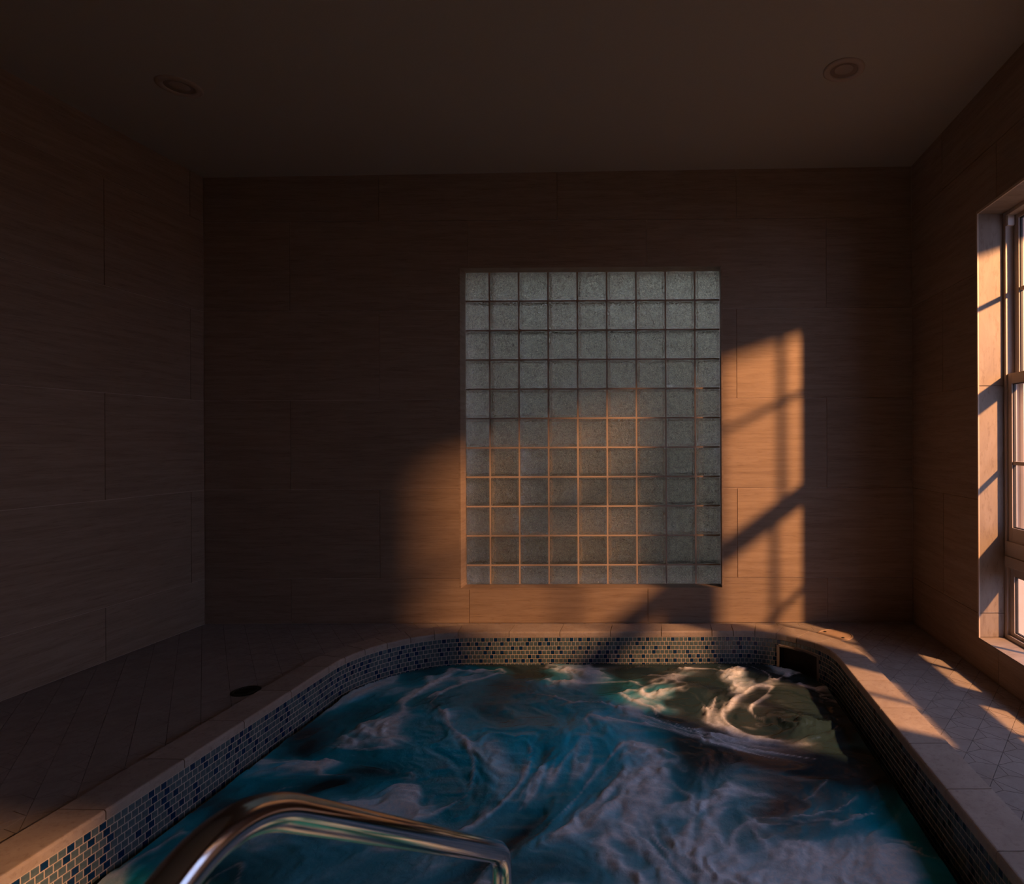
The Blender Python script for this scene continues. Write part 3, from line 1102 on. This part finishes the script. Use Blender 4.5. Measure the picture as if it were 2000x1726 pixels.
mb.build('rail_tube', M['steel'], rail, smooth=True)
mb = MB(); mb.lathe([(0.024, 0.0), (0.055, 0.0), (0.055, 0.006), (0.03, 0.02), (0.024, 0.02)], 32)
mb.build('escutcheon', M['steel'], rail, smooth=False)

# ------------------------------------------------------------------ ceiling lights (unlit)
def downlight(x, y, label):
    z = ceil_z(x)
    root = empty('recessed_light', (x, y, z))
    root.rotation_euler = (0, -math.atan((ZR - ZL) / (BR.x - BL.x)), 0)
    tag(root, label, 'ceiling light', 'recessed ceiling lights')
    mb = MB(); mb.lathe([(0.101, 0.0), (0.101, -0.004), (0.092, -0.009), (0.070, -0.009), (0.066, -0.003), (0.066, 0.0)], 48)
    mb.build('trim_ring', M['light_trim'], root, smooth=True)
    mb = MB(); mb.lathe([(0.066, -0.003), (0.060, -0.0022), (0.054, -0.0015), (0.0, -0.001)], 48)
    mb.build('baffle', M['baffle'], root, smooth=True)
    mb = MB(); mb.lathe([(0.045, -0.0018), (0.036, -0.006), (0.02, -0.009), (0.0, -0.010)], 40)
    mb.build('lamp_lens', M['bulb'], root, smooth=True)
    return root
downlight(-2.46, 3.165, 'unlit round recessed light in the ceiling near the left wall')
downlight(0.911, 3.095, 'unlit round recessed light in the ceiling near the window wall')

# ------------------------------------------------------------------ skimmer lid and drain on the deck
lid = empty('skimmer_lid', (1.087, 3.938, 0.0))
tag(lid, 'round stone-coloured skimmer cover on the deck at the far right corner', 'cover')
mb = MB(); mb.lathe([(0.112, -0.004), (0.112, 0.004), (0.108, 0.006), (0.101, 0.006), (0.099, 0.001)], 48)
mb.build('rim', M['lid'], lid)
mb = MB(); mb.lathe([(0.097, -0.003), (0.097, 0.004), (0.094, 0.006), (0.0, 0.006)], 48)
mb.build('cover_disc', M['lid'], lid)
mb = MB(); mb.lathe([(0.010, 0.006), (0.010, 0.0075), (0.0, 0.0075)], 14, (-0.05, 0.055, 0)); mb.lathe([(0.010, 0.006), (0.010, 0.0075), (0.0, 0.0075)], 14, (0.03, -0.07, 0))
mb.build('finger_hole', M['gasket'], lid)

dr = empty('floor_drain', (-2.085, 3.09, 0.0))
tag(dr, 'small dark round floor drain cover on the shaded left deck', 'drain')
mb = MB(); mb.lathe([(0.066, -0.004), (0.066, 0.003), (0.060, 0.005), (0.054, 0.005), (0.052, 0.002)], 36)
mb.build('rim', M['drain'], dr)
mb = MB(); mb.lathe([(0.051, -0.002), (0.051, 0.003), (0.0, 0.003)], 36)
mb.build('grate_plate', M['drain'], dr)
for k in range(5):
    mb = MB(); w = math.sqrt(0.045 ** 2 - (0.016 * (k - 2)) ** 2)
    mb.box(-w, w, 0.016 * (k - 2) - 0.003, 0.016 * (k - 2) + 0.003, 0.003, 0.0055)
    mb.build('grate_bar', M['drain'], dr, fix=False)

# ------------------------------------------------------------------ outside
mb = MB(); mb.box(OUT, 13.0, -6.0, 14.0, -0.45, -0.30); mb.box(-5.0, OUT, 4.62, 9.0, -0.45, -0.30)
g = mb.build('garden_ground', M['soil'], fix=False)
tag(g, 'bare garden ground outside the windows', 'ground', kind='structure')
mb = MB(); mb.box(12.0, 12.2, -6.0, 14.0, -0.30, 1.9); mb.box(11.95, 12.25, -6.0, 14.0, 1.9, 1.98)
g = mb.build('garden_wall', M['stucco'], fix=False)
tag(g, 'salmon stucco garden wall beyond the right-hand window', 'wall', kind='structure')
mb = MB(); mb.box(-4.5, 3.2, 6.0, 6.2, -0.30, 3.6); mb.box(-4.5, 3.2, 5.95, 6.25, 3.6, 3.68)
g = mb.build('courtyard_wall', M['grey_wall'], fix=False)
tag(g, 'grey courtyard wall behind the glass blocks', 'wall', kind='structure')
mb = MB(); mb.box(-4.5, -2.05, 4.85, 6.0, -0.30, 3.6); mb.box(-4.5, -1.98, 4.80, 6.0, 3.6, 3.75)  # added block, shades the left glass blocks so the right ones read brighter
g = mb.build('sky_blocker', M['eave'], fix=False)
tag(g, 'added dark brown block keeping sky light off the left end of the courtyard', 'light blocker', kind='structure')
mb = MB(); mb.box(OUT, 2.32, FRONT - 0.3, 4.8, 2.49, 2.60); mb.box(2.30, 2.36, FRONT - 0.3, 4.8, 2.450, 2.66)
g = mb.build('roof_eave', M['eave'], fix=False)
tag(g, 'brown roof eave above the windows outside', 'eave', kind='structure')
